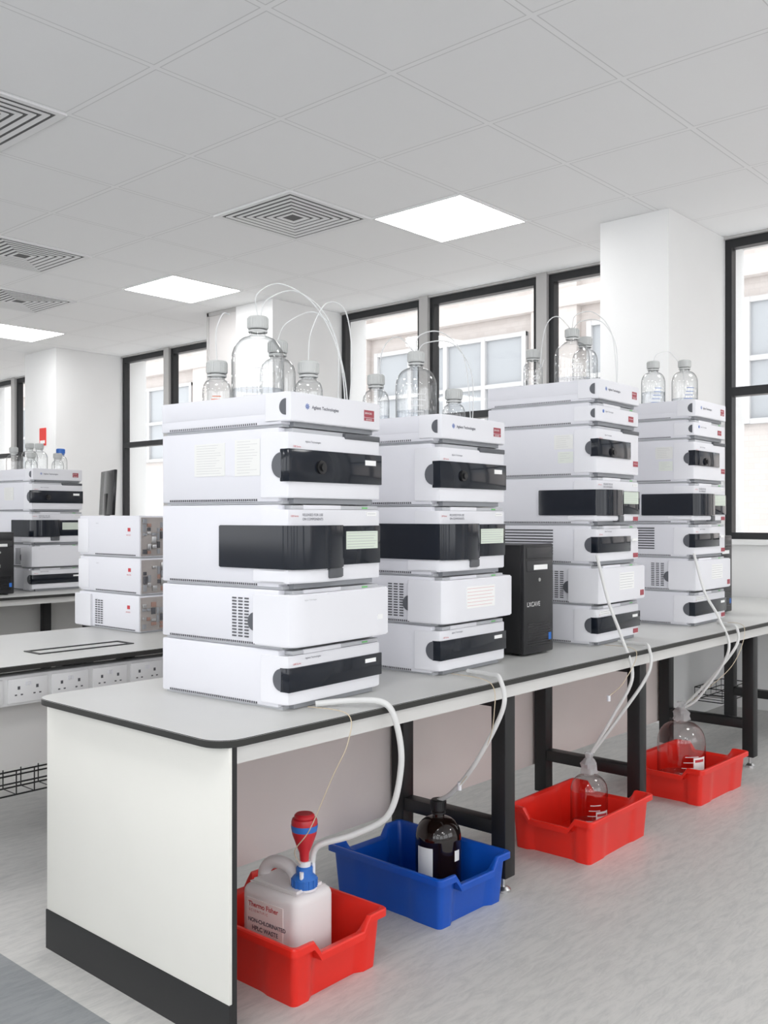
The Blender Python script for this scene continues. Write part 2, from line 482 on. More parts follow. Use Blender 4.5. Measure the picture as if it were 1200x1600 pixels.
def basket(x0,x1,y0,y1,z0,z1,label):
    b = B(); w = 0.003
    for z in (z0,(z0+z1)/2,z1):
        for a,c in (((x0,y0,z),(x1,y0,z)),((x0,y1,z),(x1,y1,z)),((x0,y0,z),(x0,y1,z)),((x1,y0,z),(x1,y1,z))):
            b.sweep([a,c], w, n=6, sub=1)
    n = int((x1-x0)/0.06)
    for i in range(n+1):
        x = x0+(x1-x0)*i/n
        b.sweep([(x,y0,z1),(x,y0,z0),(x,y1,z0),(x,y1,z1)], w*0.7, n=6, sub=1)
    tag(b.obj('wire_cable_tray', BLACK), label, 'cable tray')
basket(0.63,1.9,2.88,2.968,0.21,0.285,'black wire mesh cable tray under the socket bench')
basket(4.95,5.3,2.05,2.2,0.10,0.17,'black wire mesh cable tray under the bench by the window')

# ------------------------------------------------------------------ instruments
W, D = 0.345, 0.435
def semi(par, y, z, r, sgn=1, x=-0.0035):
    pts = []
    for k in range(13):
        a = math.radians(-90+15*k); pts.append((y+sgn*r*math.cos(a), z+r*math.sin(a)))
    b = B(); t = bmesh.new()
    A = [t.verts.new((x,p[0],p[1])) for p in pts]; C = [t.verts.new((0.004,p[0],p[1])) for p in pts]
    n = len(pts)
    for i in range(n): t.faces.new((A[i],A[(i+1)%n],C[(i+1)%n],C[i]))
    t.faces.new(A); t.faces.new(C[::-1]); bmesh.ops.recalc_face_normals(t, faces=t.faces[:])
    b._merge(t); return b.obj('finger_grip', GRIP, par, smooth=False)

def sticker(par, x0,x1,z0,z1, m=PAPER, y=-0.0165, lines=0, name='sticker', ink=INKL):
    b = B(); b.box(x0,x1,y-0.0006,y+0.004,z0,z1)
    o = b.obj(name, m, par, smooth=False)
    if lines:
        b = B()
        for k in range(lines):
            zz = z1-(z1-z0)*(k+0.7)/(lines+0.4)
            b.box(x0+0.004,x1-0.004-0.006*(k%3),y-0.0009,y,zz,zz+0.0011)
        b.obj('printed_lines', ink, o, smooth=False)
    return o
def side_paper(par, y0,y1,z0,z1, m=PAPERY, lines=12, x=-0.0012):
    b = B(); b.box(x,0.001,y0,y1,z0,z1); o = b.obj('pasted_notice', m, par, smooth=False)
    b = B(); rnd = random.Random(int(y0*1000+z0*100))
    for k in range(lines):
        zz = z1-(z1-z0)*(k+0.8)/(lines+0.8); b.box(x-0.0003,x,y0+0.008+0.03*rnd.random(),y1-0.008,zz,zz+0.0008)
    b.obj('printed_lines', mat('ink_faint',(0.55,0.55,0.55),0.6), o, smooth=False)

def module(kind, ox, oy, oz, rz, h, variant=0, stack='in the five unit stack'):
    names = {'tray':('solvent_tray','white open solvent tray holding bottles','solvent tray'),
             'degasser':('degasser','slim white degasser module','laboratory instrument'),
             'pump':('solvent_pump','white pump module with smoked window','laboratory instrument'),
             'autosampler':('autosampler','white autosampler with smoked wraparound door','laboratory instrument'),
             'oven':('column_oven','white column oven with curved door','laboratory instrument'),
             'detector':('detector','white detector module with smoked strip window','laboratory instrument'),
             'gdetector':('detector','white detector module with slatted side grille','laboratory instrument')}
    nm, lb, ct = names[kind]
    r = root(nm, (ox,oy,oz), rz, lb+' '+stack, ct, 'stacked chromatography modules')
    b = B()
    if kind == 'tray':
        b.box(-0.001,W+0.001,0.012,D+0.001,0.006,0.034,0.002)
        b.box(-0.001,0.004,0.012,D,0.03,h-0.001,0.0015); b.box(W-0.004,W+0.001,0.012,D,0.03,h-0.001,0.0015)
        b.box(0.002,W-0.002,D-0.005,D+0.001,0.03,h-0.001,0.0015)
    else:
        b.box(0,W,0.02,D,0.005,h-0.001,0.004)
    b.mi = 1; b.box(0.008,W-0.008,0.015,D-0.01,0.0,0.008)
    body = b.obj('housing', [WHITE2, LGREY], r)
    v = B()
    for k in range(44):
        y = 0.09+k*0.0072
        v.box(-0.0014,0.002,y,y+0.0036,0.0075,0.0125)
    v.obj('side_vents', VENT, body, smooth=False)
    b = B()
    if kind == 'tray':
        b.prism([(-0.003,0.06),(-0.003,0.0),(0.006,-0.014),(0.03,-0.018),(W-0.03,-0.018),(W-0.006,-0.014),(W+0.003,0.0),(W+0.003,0.06),(W-0.004,0.06),(W-0.004,0.012),(0.004,0.012),(0.004,0.06)],0.012,h,bev=0.002)
    elif kind == 'oven':
        b.prism([(-0.009,0.095),(-0.009,0.0),(-0.004,-0.018),(0.012,-0.03),(0.05,-0.034),(W-0.03,-0.034),(W+0.008,-0.03),(W+0.02,-0.018),(W+0.02,0.02),(W+0.001,0.03),(W+0.001,0.0),(0.0,0.0),(0.0,0.095)],0.008,h-0.010,bev=0.003)
    else:
        b.prism([(-0.003,0.075),(-0.003,0.0),(0.002,-0.009),(0.015,-0.013),(W-0.015,-0.013),(W-0.002,-0.009),(W+0.003,0.0),(W+0.003,0.075),(W-0.004,0.075),(W-0.004,0.03),(0.004,0.03),(0.004,0.075)],0.014,h-0.013,bev=0.002)
    fc = b.obj('front_door' if kind=='oven' else 'front_cover', WHITE, r)
    b = B(); b.box(0.03,W-0.02,0.0,0.03,0.001,0.0135); b.obj('base_strip', SEAMG, r)  # base strip in darker grey, painting the shaded gap between modules
    if kind != 'tray':
        b = B(); b.box(0.02,W-0.004,-0.006,0.03,h-0.0125,h-0.003,0.001); b.obj('seam_strip', LGREY, r)
        if kind != 'pump':
            b = B(); b.box(0.055,0.19,-0.0095,-0.004,h-0.0125,h-0.002,0.001); b.obj('drip_lip', WHITE, r)
        b = B(); b.box(W*0.80,W*0.86,-0.0075,-0.004,h-0.0095,h-0.006); b.obj('status_lamp', GREEN, fc, smooth=False)
    yf = -0.0138
    if kind == 'tray':
        semi(r, -0.004, 0.045, 0.019)
        b = B()
        for i in range(7):
            for j in range(7):
                if (i-3)**2+(j-3)**2 <= 9: b.box(0.050+i*0.0022,0.0514+i*0.0022,-0.0188,-0.0178,0.042+j*0.0022,0.0434+j*0.0022)
        b.obj('logo', INKB, fc, smooth=False)
        text('Agilent Technologies', 0.0115, fc, (0.073,-0.0187,0.045), FR, INK, bold=0.0001)
        sticker(fc, 0.270,0.310,0.042,0.060, REDST, -0.0180); sticker(fc, 0.270,0.310,0.033,0.041, REDST, -0.0180)
        text('SERVICED', 0.0065, fc, (0.272,-0.019,0.050), FR, PAPER); text('BOOKED', 0.006, fc, (0.277,-0.019,0.0345), FR, PAPER)
    if kind == 'degasser':
        semi(r, -0.004, 0.04, 0.016)
        text('Agilent Technologies', 0.0075, fc, (0.06,-0.0139,0.048), FR, INK)
        b = B(); b.cyl((0.045,-0.0143,0.05),0.006,0.001,'Y'); b.obj('logo', INKB, fc)
        sticker(fc, 0.25,0.29,0.028,0.048, REDST, yf, 1, ink=PAPER)
    if kind == 'pump':
        x1 = W-0.001 if variant == 0 else 0.262
        b = B(); b.box(-0.0045,x1,-0.0175,0.012,0.052 if variant==0 else 0.07,0.128 if variant==0 else 0.132,0.0015)
        dp = b.obj('smoked_window', DARKP, r)
        semi(r, 0.008, 0.09 if variant==0 else 0.10, 0.030 if variant==0 else 0.024, x=-0.005)
        b = B(); b.cyl((0.105,-0.024,0.088),0.016,0.008,'Y'); b.cyl((0.105,-0.03,0.088),0.009,0.01,'Y')
        b.obj('valve_knob', PCBLK, r)
        text('Agilent Technologies', 0.0065, fc, (0.055,-0.0139,h-0.035), FR, INK); text('1200 Series', 0.006, fc, (0.012,-0.0139,h-0.048), FR, INKR)
        b = B(); b.box(0.20,W-0.006,-0.0155,0.0,h-0.018,h-0.004,0.002); b.obj('recess_shade', MGREY, r)  # dark box painted in for the shaded recess above the window
        if variant == 0: sticker(r, 0.275,0.318,0.100,0.113, PAPER, -0.0178)
        else: sticker(fc, 0.29,0.33,0.045,0.065, REDST, yf, 1, ink=PAPER)
    if kind == 'autosampler':
        z0, z1 = (0.048,0.150) if h > 0.19 else (0.035,0.125)
        b = B(); b.prism([(-0.0065,0.215),(-0.0065,0.005),(-0.006,-0.010),(0.000,-0.024),(0.012,-0.034),(0.04,-0.044),(0.09,-0.048),(0.14,-0.044),(0.175,-0.031),(0.185,-0.0155),(0.185,0.0),(0.004,0.003),(0.0,0.03),(0.0,0.215)],z0,z1,bev=0.0015)
        door = b.obj('smoked_door', DARKP, r)
        b = B(); b.box(0.1865,0.338,-0.0175,0.0,z0+0.004,z1-0.002,0.0015); b.obj('smoked_window', DARKP, r)
        b = B(); b.prism([(-0.0035,0.10),(-0.0035,0.0),(0.012,-0.024),(0.04,-0.036),(0.09,-0.041),(0.14,-0.037),(0.175,-0.024),(0.183,-0.01),(0.183,0.0),(0.0,0.0),(0.0,0.10)],0.016,z0-0.001,bev=0.003)
        b.obj('door_chin', WHITE, r)
        b = B(); b.prism([(0.105,-0.02),(0.108,-0.045),(0.14,-0.044),(0.172,-0.032),(0.178,-0.02)],z0-0.024,z0-0.0005,bev=0.002); b.obj('door_latch', MGREY, door)
        sticker(r, 0.20,0.325,z0+0.042,z0+0.086, PAPERG, -0.0180, 6)
        text('RELEASED FOR USE', 0.0085, fc, (0.045,-0.0139,h-0.028), FR, INK); text('ON COMPONENTS', 0.0085, fc, (0.045,-0.0139,h-0.038), FR, INK)
        sticker(fc, 0.285,0.325,h-0.028,h-0.018, PAPER, yf, 1)
        if variant: sticker(fc, 0.29,0.33,0.015,0.03, REDST, yf)
        text('1200 Series', 0.006, fc, (0.004,-0.0139,h-0.03), FR, INKR)
    if kind == 'oven':
        v = B()
        for cx in (0.125,0.146,0.167):
            for k in range(13):
                v.box(-0.0014,0.002,cx-0.007,cx+0.007,0.022+k*0.0076,0.0255+k*0.0076)
        v.obj('side_grille', VENT, body, smooth=False)
        semi(r, 0.094, 0.062, 0.022, x=-0.006)
        if variant == 1: sticker(fc, 0.10,0.25,0.045,0.108, PAPER, -0.0345, 6, ink=mat('ink_pinkish',(0.7,0.4,0.4),0.6))
        if variant == 2: sticker(fc, 0.305,0.335,0.02,0.04, REDST, -0.0345); sticker(fc, 0.13,0.25,0.05,0.11, PAPER, -0.0345, 6)
        if variant == 0: text('Agilent Technologies', 0.005, fc, (0.03,-0.0347,h-0.025), FR, INKL); sticker(fc,0.305,0.325,0.05,0.062,PAPER,-0.0345)
    if kind in ('detector','gdetector'):
        x1 = W-0.001 if variant == 0 else 0.262
        if variant == 2: x1 = W-0.002
        b = B(); b.box(-0.0045,x1,-0.0175,0.012,0.044,0.100,0.0015); b.obj('smoked_window', DARKP, r)
        semi(r, 0.008, 0.072, 0.026, x=-0.005)
        text('Agilent Technologies', 0.0065, fc, (0.055,-0.0139,h-0.024), FR, INK); text('1200 Series', 0.006, fc, (0.012,-0.0139,h-0.034), FR, INKR)
        sticker(r, 0.275,0.318,0.080,0.090, PAPER, -0.0178)
        if variant: sticker(fc, 0.29,0.33,0.02,0.036, REDST, yf)
        if kind == 'gdetector':
            v = B()
            for k in range(9): v.box(-0.0014,0.002,0.16,0.40,0.035+k*0.0105,0.040+k*0.0105)
            v.obj('side_grille', VENT, body, smooth=False)
        if variant == 2: sticker(fc, 0.02,0.10,0.105,0.122,PAPER,yf,2)
    return r

rad = math.radians
def stack5(ox, oy, rz, zb, st, papers=2):
    z = zb
    module('detector', ox,oy,z,rz,0.14,0,st); z += 0.14
    module('oven', ox,oy,z,rz,0.14,1 if papers==1 else 0,st); z += 0.14
    module('autosampler', ox,oy,z,rz,0.20,0,st); z += 0.20
    p = module('pump', ox,oy,z,rz,0.18,0,st)
    side_paper(p, 0.20,0.31,0.07,0.15)
    if papers == 2: side_paper(p, 0.08,0.165,0.068,0.155)
    z += 0.18
    module('tray', ox,oy,z,rz,0.08,0,st)
stack5(1.499,1.653,rad(4.3),ZB,'at the bench end',2)
stack5(2.113,1.697,rad(3.0),ZB,'beside a black computer',1)
stack5(2.87,5.42,rad(2),ZB,'beside a monitor',0)
def stack7(ox, oy, rz, st):
    z = ZB
    module('detector', ox,oy,z,rz,0.14,2,st); z += 0.14
    module('oven', ox,oy,z,rz,0.14,2,st); z += 0.14
    module('gdetector', ox,oy,z,rz,0.14,1,st); z += 0.14
    module('autosampler', ox,oy,z,rz,0.17,1,st); z += 0.17
    p = module('pump', ox,oy,z,rz,0.18,1,st); side_paper(p, 0.08,0.155,0.10,0.15, PAPERY, 6)
    side_paper(p, 0.08,0.14,0.05,0.09, mat('faint_green_note',(0.76,0.79,0.74),0.6), 4); z += 0.18
    module('degasser', ox,oy,z,rz,0.08,0,st); z += 0.08
    module('tray', ox,oy,z,rz,0.08,0,st)
stack7(2.967,1.683,rad(3),'in a seven unit stack')
stack7(3.76,1.685,rad(2),'in the window end stack')

# rear-facing modules on second bench
def rear_module(ox, oy, oz, h, oven, jig):
    r = root('detector' if not oven else 'column_oven', (ox+jig,oy,oz), 0, 'white instrument module with exposed metal rear panel', 'laboratory instrument', 'rear facing instrument modules')
    b = B(); b.box(0,W,0.004,D,0.004,h-0.001,0.004); b.mi = 1; b.box(0.01,W-0.01,0.01,D-0.01,0,0.006)
    body = b.obj('housing', [WHITE2, LGREY], r)
    rnd = random.Random(int(oz*100))
    b = B(); b.box(0.006,W-0.006,0.0,0.006,0.008,h-0.008)
    cb = [0.010,0.03,0.05,0.075,0.09,0.12,0.15,0.17,0.20,0.235,0.27,0.30,0.335]
    for i in range(12):
        zz = 0.016
        while zz < h-0.03:
            hh = 0.008+0.022*rnd.random()
            if rnd.random() < 0.7:
                b.mi = rnd.choice([1,2,2,3,4]); b.box(cb[i]+0.002,cb[i+1]-0.003,-0.002-0.006*rnd.random(),0.001,zz,min(zz+hh,h-0.014),0.0006)
            zz += hh+0.004
    b.obj('rear_panel', [BOARD,STEEL,SEAMG,mat('board_brown',(0.36,0.22,0.18),0.5),VENT], r)
    v = B()
    for k in range(40): v.box(-0.0014,0.002,0.03+k*0.0072,0.0336+k*0.0072,0.0075,0.0125)
    v.obj('side_vents', VENT, body, smooth=False)
    b = B(); b.box(-0.001,0.001,0.065,0.083,h*0.62,h*0.62+0.014); b.obj('sticker', INKR, body, smooth=False)
    text('SERVICED', 0.007, body, (-0.0012,0.092,h*0.52), SD, INKR)
    text('Agilent', 0.007, body, (-0.0012,0.31,h*0.8), SD, INKL)
    if oven:
        b = B(); b.prism([(-0.009,D-0.10),(0,D-0.10),(0,D),(W,D),(W+0.01,D+0.03),(0.0,D+0.034),(-0.009,D+0.01)],0.006,h-0.01,bev=0.002); b.obj('front_door', WHITE, r)
        v = B()
        for cx in (0.265,0.285,0.305):
            for k in range(11): v.box(-0.0014,0.002,cx-0.007,cx+0.007,0.02+k*0.009,0.0245+k*0.009)
        v.obj('side_grille', VENT, body, smooth=False)
    else:
        b = B(); b.box(-0.003,W+0.003,D-0.07,D+0.012,0.012,h-0.012,0.005); b.obj('front_cover', WHITE, r)
z = ZB
for h, ov, jg in ((0.145,True,0.0),(0.145,False,0.004),(0.165,False,0.002)):
    rear_module(2.12,3.165,z,h,ov,jg); z += h

b = B(); b.box(0,0.36,0,0.012,0,0.003); b.box(0,0.36,0.09,0.102,0,0.003); b.box(0,0.012,0.012,0.09,0,0.003); b.box(0.348,0.36,0.012,0.09,0,0.003)
tag(b.obj('cable_port', BLACK, loc=(1.58,2.93,ZB), smooth=False), 'flat black rectangular cable port frame on the worktop', 'cable port')

# ------------------------------------------------------------------ computers
def tower(ox, oy, rz, label, h=0.36):
    w, d = 0.172, 0.38
    r = root('computer_tower', (ox,oy,ZB), rz, label, 'computer')
    b = B(); b.box(0,w,0.012,d,0.008,h,0.004); 
    for x in (0.02,w-0.04):
        for y in (0.03,d-0.06): b.box(x,x+0.02,y,y+0.03,0,0.009)
    b.obj('case', PCBLK, r)
    b = B(); b.box(-0.001,w+0.001,-0.004,0.014,0.006,h+0.002,0.006); fz = b.obj('front_bezel', mat('bezel',(0.014,0.014,0.016),0.35), r)
    for z in (h-0.045,h-0.088):
        b = B(); b.box(0.012,w-0.012,-0.0065,-0.003,z,z+0.036,0.002); b.obj('drive_bay', mat('bay',(0.03,0.03,0.033),0.3), fz)
    b = B()
    for k in range(10): b.box(0.02,w-0.02,-0.0045,-0.003,0.03+k*0.008,0.033+k*0.008)
    b.obj('bezel_slots', SCREEN, fz, smooth=False)
    b = B(); b.box(0.05,0.13,-0.0078,-0.006,h-0.082,h-0.066); b.obj('asset_sticker', PAPER, fz, smooth=False)
    text('LXCAVE', 0.021, fz, (0.014,-0.0043,h-0.20), FR, mat('silver_ink',(0.6,0.6,0.6),0.4), bold=0.0003)
    b = B(); b.box(0.142,0.158,-0.0048,-0.003,0.045,0.068); b.obj('badge', CAPB, fz, smooth=False)
    b = B(); b.cyl((0.086,-0.0065,h-0.115),0.006,0.003,'Y'); b.obj('power_button', STEEL, fz)
tower(2.585,1.72,0,'black computer tower standing between two instrument stacks')
tower(4.28,1.80,0,'black computer tower beside the window end stack')
tower(2.53,5.30,0,'black computer tower beside a stack and monitor')
r = root('monitor', (3.42,5.52,ZB), rad(-20), 'black flat monitor seen edge on beside the stack', 'monitor')
b = B(); b.box(-0.01,0.01,-0.20,0.20,0.46,0.75,0.004,M=Matrix.Rotation(rad(3),4,'Y')); b.obj('screen', SCREEN, r)
b = B(); b.box(0.014,0.04,-0.03,0.03,0.01,0.6,0.004); b.box(-0.08,0.1,-0.11,0.11,0,0.012,0.004); b.obj('stand', PCBLK, r)

# ------------------------------------------------------------------ bottles
CAMA = math.atan2(-0.67,-0.74)
def bottle(x, y, z, R, Hh, cap=CAPG, label='clear glass reagent bottle with grey cap', group='solvent bottles', glass=GLASS, print_m=None, liquid=0.0, name='reagent_bottle', capped=True, capr=0.026, printed=True):
    r = root(name, (x,y,z), 0, label, 'bottle', group)
    nr = capr*0.78
    b = B()
    zs = Hh-0.045
    sh = min(R*0.95, zs*0.42)
    prof = [(0,0.003),(R*0.82,0.0),(R*0.96,0.004),(R,0.014),(R,zs-sh)]
    for k in range(1,8):
        a = k/7*math.pi/2
        prof.append((nr+(R-nr)*math.cos(a), zs-sh+sh*0.92*math.sin(a)))
    prof += [(nr,zs+0.004),(nr,Hh-0.004),(nr*0.85,Hh-0.004),(nr*0.85,zs)]
    b.lathe(prof, seg=36); body = b.obj('bottle_body', glass, r)
    if liquid:
        b = B(); zl = min((zs-sh)*liquid, zs-sh)
        b.lathe([(0,0.006),(R*0.9,0.006),(R*0.955,0.016),(R*0.955,zl),(0,zl)], seg=32)
        b.obj('liquid', thin_glass('solvent',(0.94,0.95,0.97),0.2,0.03,(0.62,0.65,0.68)), r)
    if capped:
        b = B()
        cp = [(0,Hh),(capr-0.003,Hh),(capr,Hh-0.003),(capr,Hh-0.03),(capr-0.002,Hh-0.032),(nr,Hh-0.032)]
        b.lathe(cp, seg=28)
        for k in range(24):
            a = k*math.pi/12; b.box(-0.0008,0.0012,-0.0012,0.0012,Hh-0.029,Hh-0.005, M=Matrix.Rotation(a,4,'Z')@Matrix.Translation((capr,0,0)))
        b.obj('cap', cap, r)
        b = B(); b.lathe([(nr+0.001,0),(nr+0.004,0),(nr+0.004,0.005),(nr+0.001,0.005)], c=(0,0,Hh-0.040), seg=24); b.obj('pouring_ring', cap, r)
    if printed:
        pm = print_m or mat('white_print',(0.75,0.75,0.76),0.5)
        b = B(); zm = (zs-sh)
        da = 0.5
        for k in range(5):
            b.lathe([(R+0.0006,zm*(0.35+0.11*k)),(R+0.0006,zm*(0.35+0.11*k)+0.0025)], seg=8, a0=CAMA-da*(0.9-0.15*k), a1=CAMA+da*(0.5+0.1*k))
        b.obj('printed_scale', pm, body)
    return r
TR = 0.034
zt = ZB+0.66+TR
def B2(x,y,R,h,z=zt,**k): return bottle(x,y,z,R,h,**k)
B2(1.589,1.853,0.066,0.26,liquid=0.5,label='large clear glass two litre bottle with grey cap')
B2(1.520,1.930,0.036,0.148,print_m=INKO,label='small clear glass bottle with orange printing')
B2(1.678,1.762,0.036,0.148,print_m=INKO,label='small clear glass bottle with orange printing')
B2(1.72,1.925,0.048,0.225,label='medium clear glass bottle behind the large one')
B2(2.254,1.890,0.063,0.26,liquid=0.5,label='large clear glass two litre bottle with grey cap')
B2(2.170,1.980,0.041,0.19,liquid=0.6,label='medium clear glass bottle with grey cap')
B2(2.345,1.815,0.036,0.148,print_m=INKO,label='small clear glass bottle with orange printing')
zt3 = ZB+0.85+TR
B2(3.107,1.853,0.065,0.26,z=zt3,liquid=0.5,label='large clear glass two litre bottle with grey cap')
B2(3.238,1.875,0.048,0.25,z=zt3,label='tall clear glass bottle with grey cap')
B2(3.048,1.985,0.036,0.19,z=zt3,label='small clear glass bottle with grey cap')
B2(3.825,1.885,0.050,0.23,z=zt3,liquid=0.7,print_m=INKB,label='clear glass bottle with blue handwriting and grey cap')
B2(3.915,1.785,0.054,0.235,z=zt3,liquid=0.5,print_m=INKB,label='clear glass bottle with blue handwriting and grey cap')
for (dx,dy,R,h,c) in ((0.055,0.32,0.045,0.19,CAPG),(0.055,0.10,0.036,0.148,CAPG),(0.14,0.16,0.05,0.21,CAPG),(0.22,0.08,0.036,0.15,CAPG),(0.285,0.16,0.040,0.185,CAPB),(0.15,0.30,0.05,0.22,CAPG)):
    B2(2.87+dx,5.42+dy,R,h,cap=c,label='clear glass bottle with %s cap above the smaller stack'%('blue' if c is CAPB else 'grey'))

# solvent lines
def tubeobj(name, pts, r, m, label, cat='tube', group=None, n=8):
    b = B(); b.sweep(pts, r, n=n, sub=10)
    return tag(b.obj(name, m), label, cat, group)
def line(pts): tubeobj('solvent_line', pts, 0.0017, THIN, 'thin clear plastic solvent line looping from a bottle cap', 'tubing', 'thin solvent lines', 6)
line([(1.589,1.853,1.588),(1.575,1.84,1.64),(1.62,1.80,1.668),(1.70,1.76,1.62),(1.745,1.72,1.50),(1.75,1.70,1.345)])
line([(1.595,1.850,1.588),(1.60,1.83,1.63),(1.66,1.79,1.655),(1.74,1.76,1.60),(1.78,1.74,1.47),(1.78,1.72,1.345)])
line([(1.678,1.762,1.476),(1.685,1.76,1.55),(1.73,1.75,1.63),(1.80,1.75,1.62),(1.825,1.75,1.50),(1.79,1.73,1.345)])
line([(1.72,1.925,1.553),(1.73,1.90,1.60),(1.79,1.85,1.63),(1.84,1.82,1.55),(1.80,1.78,1.345)])
line([(1.520,1.930,1.476),(1.518,1.93,1.55),(1.53,1.92,1.595),(1.56,1.93,1.60)])
for ox,oy,z0,hs in ((2.254,1.890,zt,0.26),(3.107,1.853,zt3,0.26)):
    t = z0+hs-0.004
    line([(ox,oy,t),(ox-0.01,oy-0.02,t+0.05),(ox+0.04,oy-0.07,t+0.06),(ox+0.10,oy-0.11,t-0.02),(ox+0.12,oy-0.12,z0+0.01)])
    line([(ox+0.005,oy,t),(ox+0.01,oy-0.03,t+0.03),(ox+0.08,oy-0.08,t+0.03),(ox+0.15,oy-0.10,t-0.06),(ox+0.15,oy-0.10,z0+0.01)])
    line([(ox-0.005,oy,t),(ox-0.04,oy+0.04,t+0.05),(ox-0.09,oy+0.06,t),(ox-0.06,oy+0.10,z0+0.12),(ox-0.05,oy+0.09,z0+0.15)])
line([(3.825,1.885,zt3+0.226),(3.83,1.87,zt3+0.26),(3.90,1.84,zt3+0.27),(3.98,1.82,zt3+0.18),(3.99,1.82,zt3+0.01)])

# ------------------------------------------------------------------ trays
def tray(cx, cy, rz, m, colname, wh, group='plastic storage trays'):
    def outline(hx, hy, rc):
        pts = []
        n = 24
        for (sx0,sy0,sx1,sy1,a) in ((-1,-1,1,-1,270),(1,-1,1,1,0),(1,1,-1,1,90),(-1,1,-1,-1,180)):
            for k in range(n+1):
                u = k/n
                if sx0 != sx1:
                    x = sx0*(hx-rc)+(sx1-sx0)*(hx-rc)*u; y = sy0*hy
                    pts.append((x,y,1))
                else:
                    y = sy0*(hy-rc)+(sy1-sy0)*(hy-rc)*u; x = sx0*hx
                    pts.append((x,y,0))
            for k in range(1,5):
                t = rad(a+18*k); ccx = sx1*(hx-rc); ccy = sy1*(hy-rc)
                pts.append((ccx+rc*math.cos(t), ccy+rc*math.sin(t), 0))
        return pts
    t = bmesh.new(); rings = []
    spec = [(0.136,0.192,0.014,0.0,1),(0.1445,0.202,0.016,0.122,1),(0.158,0.2155,0.016,0.122,0),(0.158,0.2155,0.016,0.137,0),(0.155,0.2125,0.014,0.140,0),
            (0.148,0.205,0.014,0.140,0),(0.1455,0.2025,0.014,0.134,1),(0.142,0.199,0.014,0.120,1),(0.133,0.189,0.014,0.004,1)]
    for hx,hy,rc,z,body in spec:
        R = []
        for (x,y,e) in outline(hx,hy,rc):
            zz = z
            if e:
                s = min(1,max(0,(0.090-abs(x))/0.016))
                if z > 0.1: zz -= 0.032*s
                if body: y -= math.copysign(0.012*s, y)
            else:
                s = min(1,max(0,(0.10-abs(y))/0.016)) if abs(abs(x)-hx) < 1e-5 else 0
                if body: x -= math.copysign(0.005*s, x)
            R.append(t.verts.new((x,y,zz)))
        rings.append(R)
    n = len(rings[0])
    for A,C in zip(rings, rings[1:]):
        for i in range(n): t.faces.new((A[i],A[(i+1)%n],C[(i+1)%n],C[i]))
    t.faces.new(rings[0][::-1]); t.faces.new(rings[-1])
    bmesh.ops.recalc_face_normals(t, faces=t.faces[:])
    b = B(); b._merge(t)
    o = b.obj('storage_tray', m, loc=(cx,cy,0), rot=(0,0,rz))
    tag(o, colname+' plastic tray with lipped rim '+wh, 'storage tray', group)
tray(1.575,1.755,rad(1),RED,'bright red','holding a jerrycan')
tray(2.108,1.760,rad(-1),BLUE,'deep blue','holding an amber bottle')
tray(2.835,1.655,rad(91),RED,'bright red','holding a clear waste bottle')
tray(3.655,1.65,rad(89),RED,'bright red','holding a large waste bottle')

# jerrycan
r = root('jerrycan', (1.562,1.712,0.005), rad(3), 'translucent white plastic jerrycan with red and blue filter cap', 'jerrycan')
b = B(); b.box(-0.068,0.068,-0.092,0.092,0,0.200,0.022,4)
b.prism([(-0.05,-0.078),(0.05,-0.078),(0.05,0.078),(-0.05,0.078)],0.195,0.208,bev=0.007)
b.obj('can_body', HDPE, r)
b = B(); b.sweep([(0,0.080,0.175),(0,0.078,0.215),(0,0.05,0.240),(0,0.01,0.244),(0,-0.02,0.230),(0,-0.03,0.20)], 0.0155, n=12)
b.obj('carry_handle', HDPE, r)
b = B(); b.lathe([(0.03,0.2),(0.028,0.21),(0.022,0.214)], c=(0,-0.055,0)); b.obj('neck', HDPE, r)
b = B(); b.lathe([(0,0.203),(0.028,0.203),(0.03,0.207),(0.03,0.226),(0.027,0.230),(0.02,0.236),(0.02,0.25),(0.016,0.254),(0,0.254)], c=(0,-0.055,0), seg=28)
for k in range(16): b.box(0.029,0.0315,-0.002,0.002,0.207,0.226, M=Matrix.Translation((0,-0.055,0))@Matrix.Rotation(k*math.pi/8,4,'Z'))
cp = b.obj('screw_cap', CAPB, r)
for c,rr,z0,hh in (((0.0,-0.055),0.015,0.254,0.012),((0.024,-0.06),0.006,0.226,0.03),((-0.02,-0.065),0.005,0.226,0.02)):
    b = B(); b.cyl((c[0],c[1],z0),rr,hh); b.obj('connector', WHITE, cp)
b = B(); b.lathe([(0,0.264),(0.010,0.264),(0.012,0.285),(0.020,0.305),(0.029,0.330),(0.031,0.345),(0.031,0.360),(0.029,0.366),(0.024,0.368),(0.024,0.374),(0.02,0.378),(0,0.378)], c=(0,-0.055,0), seg=32)
fl = b.obj('vapour_filter', REDP, r)
b = B(); b.lathe([(0.0295,0.335),(0.0318,0.346),(0.0318,0.352),(0.0295,0.352)], c=(0,-0.055,0), seg=32); b.obj('filter_band', CAPB, fl)
b = B(); b.box(-0.0695,-0.067,-0.052,0.068,0.068,0.172,0.0); lb = b.obj('waste_label', mat('label_pinkish',(0.84,0.76,0.74),0.6), r, smooth=False)
text('Thermo Fisher', 0.0165, lb, (-0.0700,0.062,0.154), SD, INKR, bold=0.0003)
text('S C I E N T I F I C', 0.0085, lb, (-0.0700,0.060,0.142), SD, INKR)
text('NON-CHLORINATED', 0.0130, lb, (-0.0700,0.063,0.118), SD, INK, bold=0.0004)
text('HPLC WASTE', 0.0145, lb, (-0.0700,0.050,0.100), SD, INK, bold=0.0004)

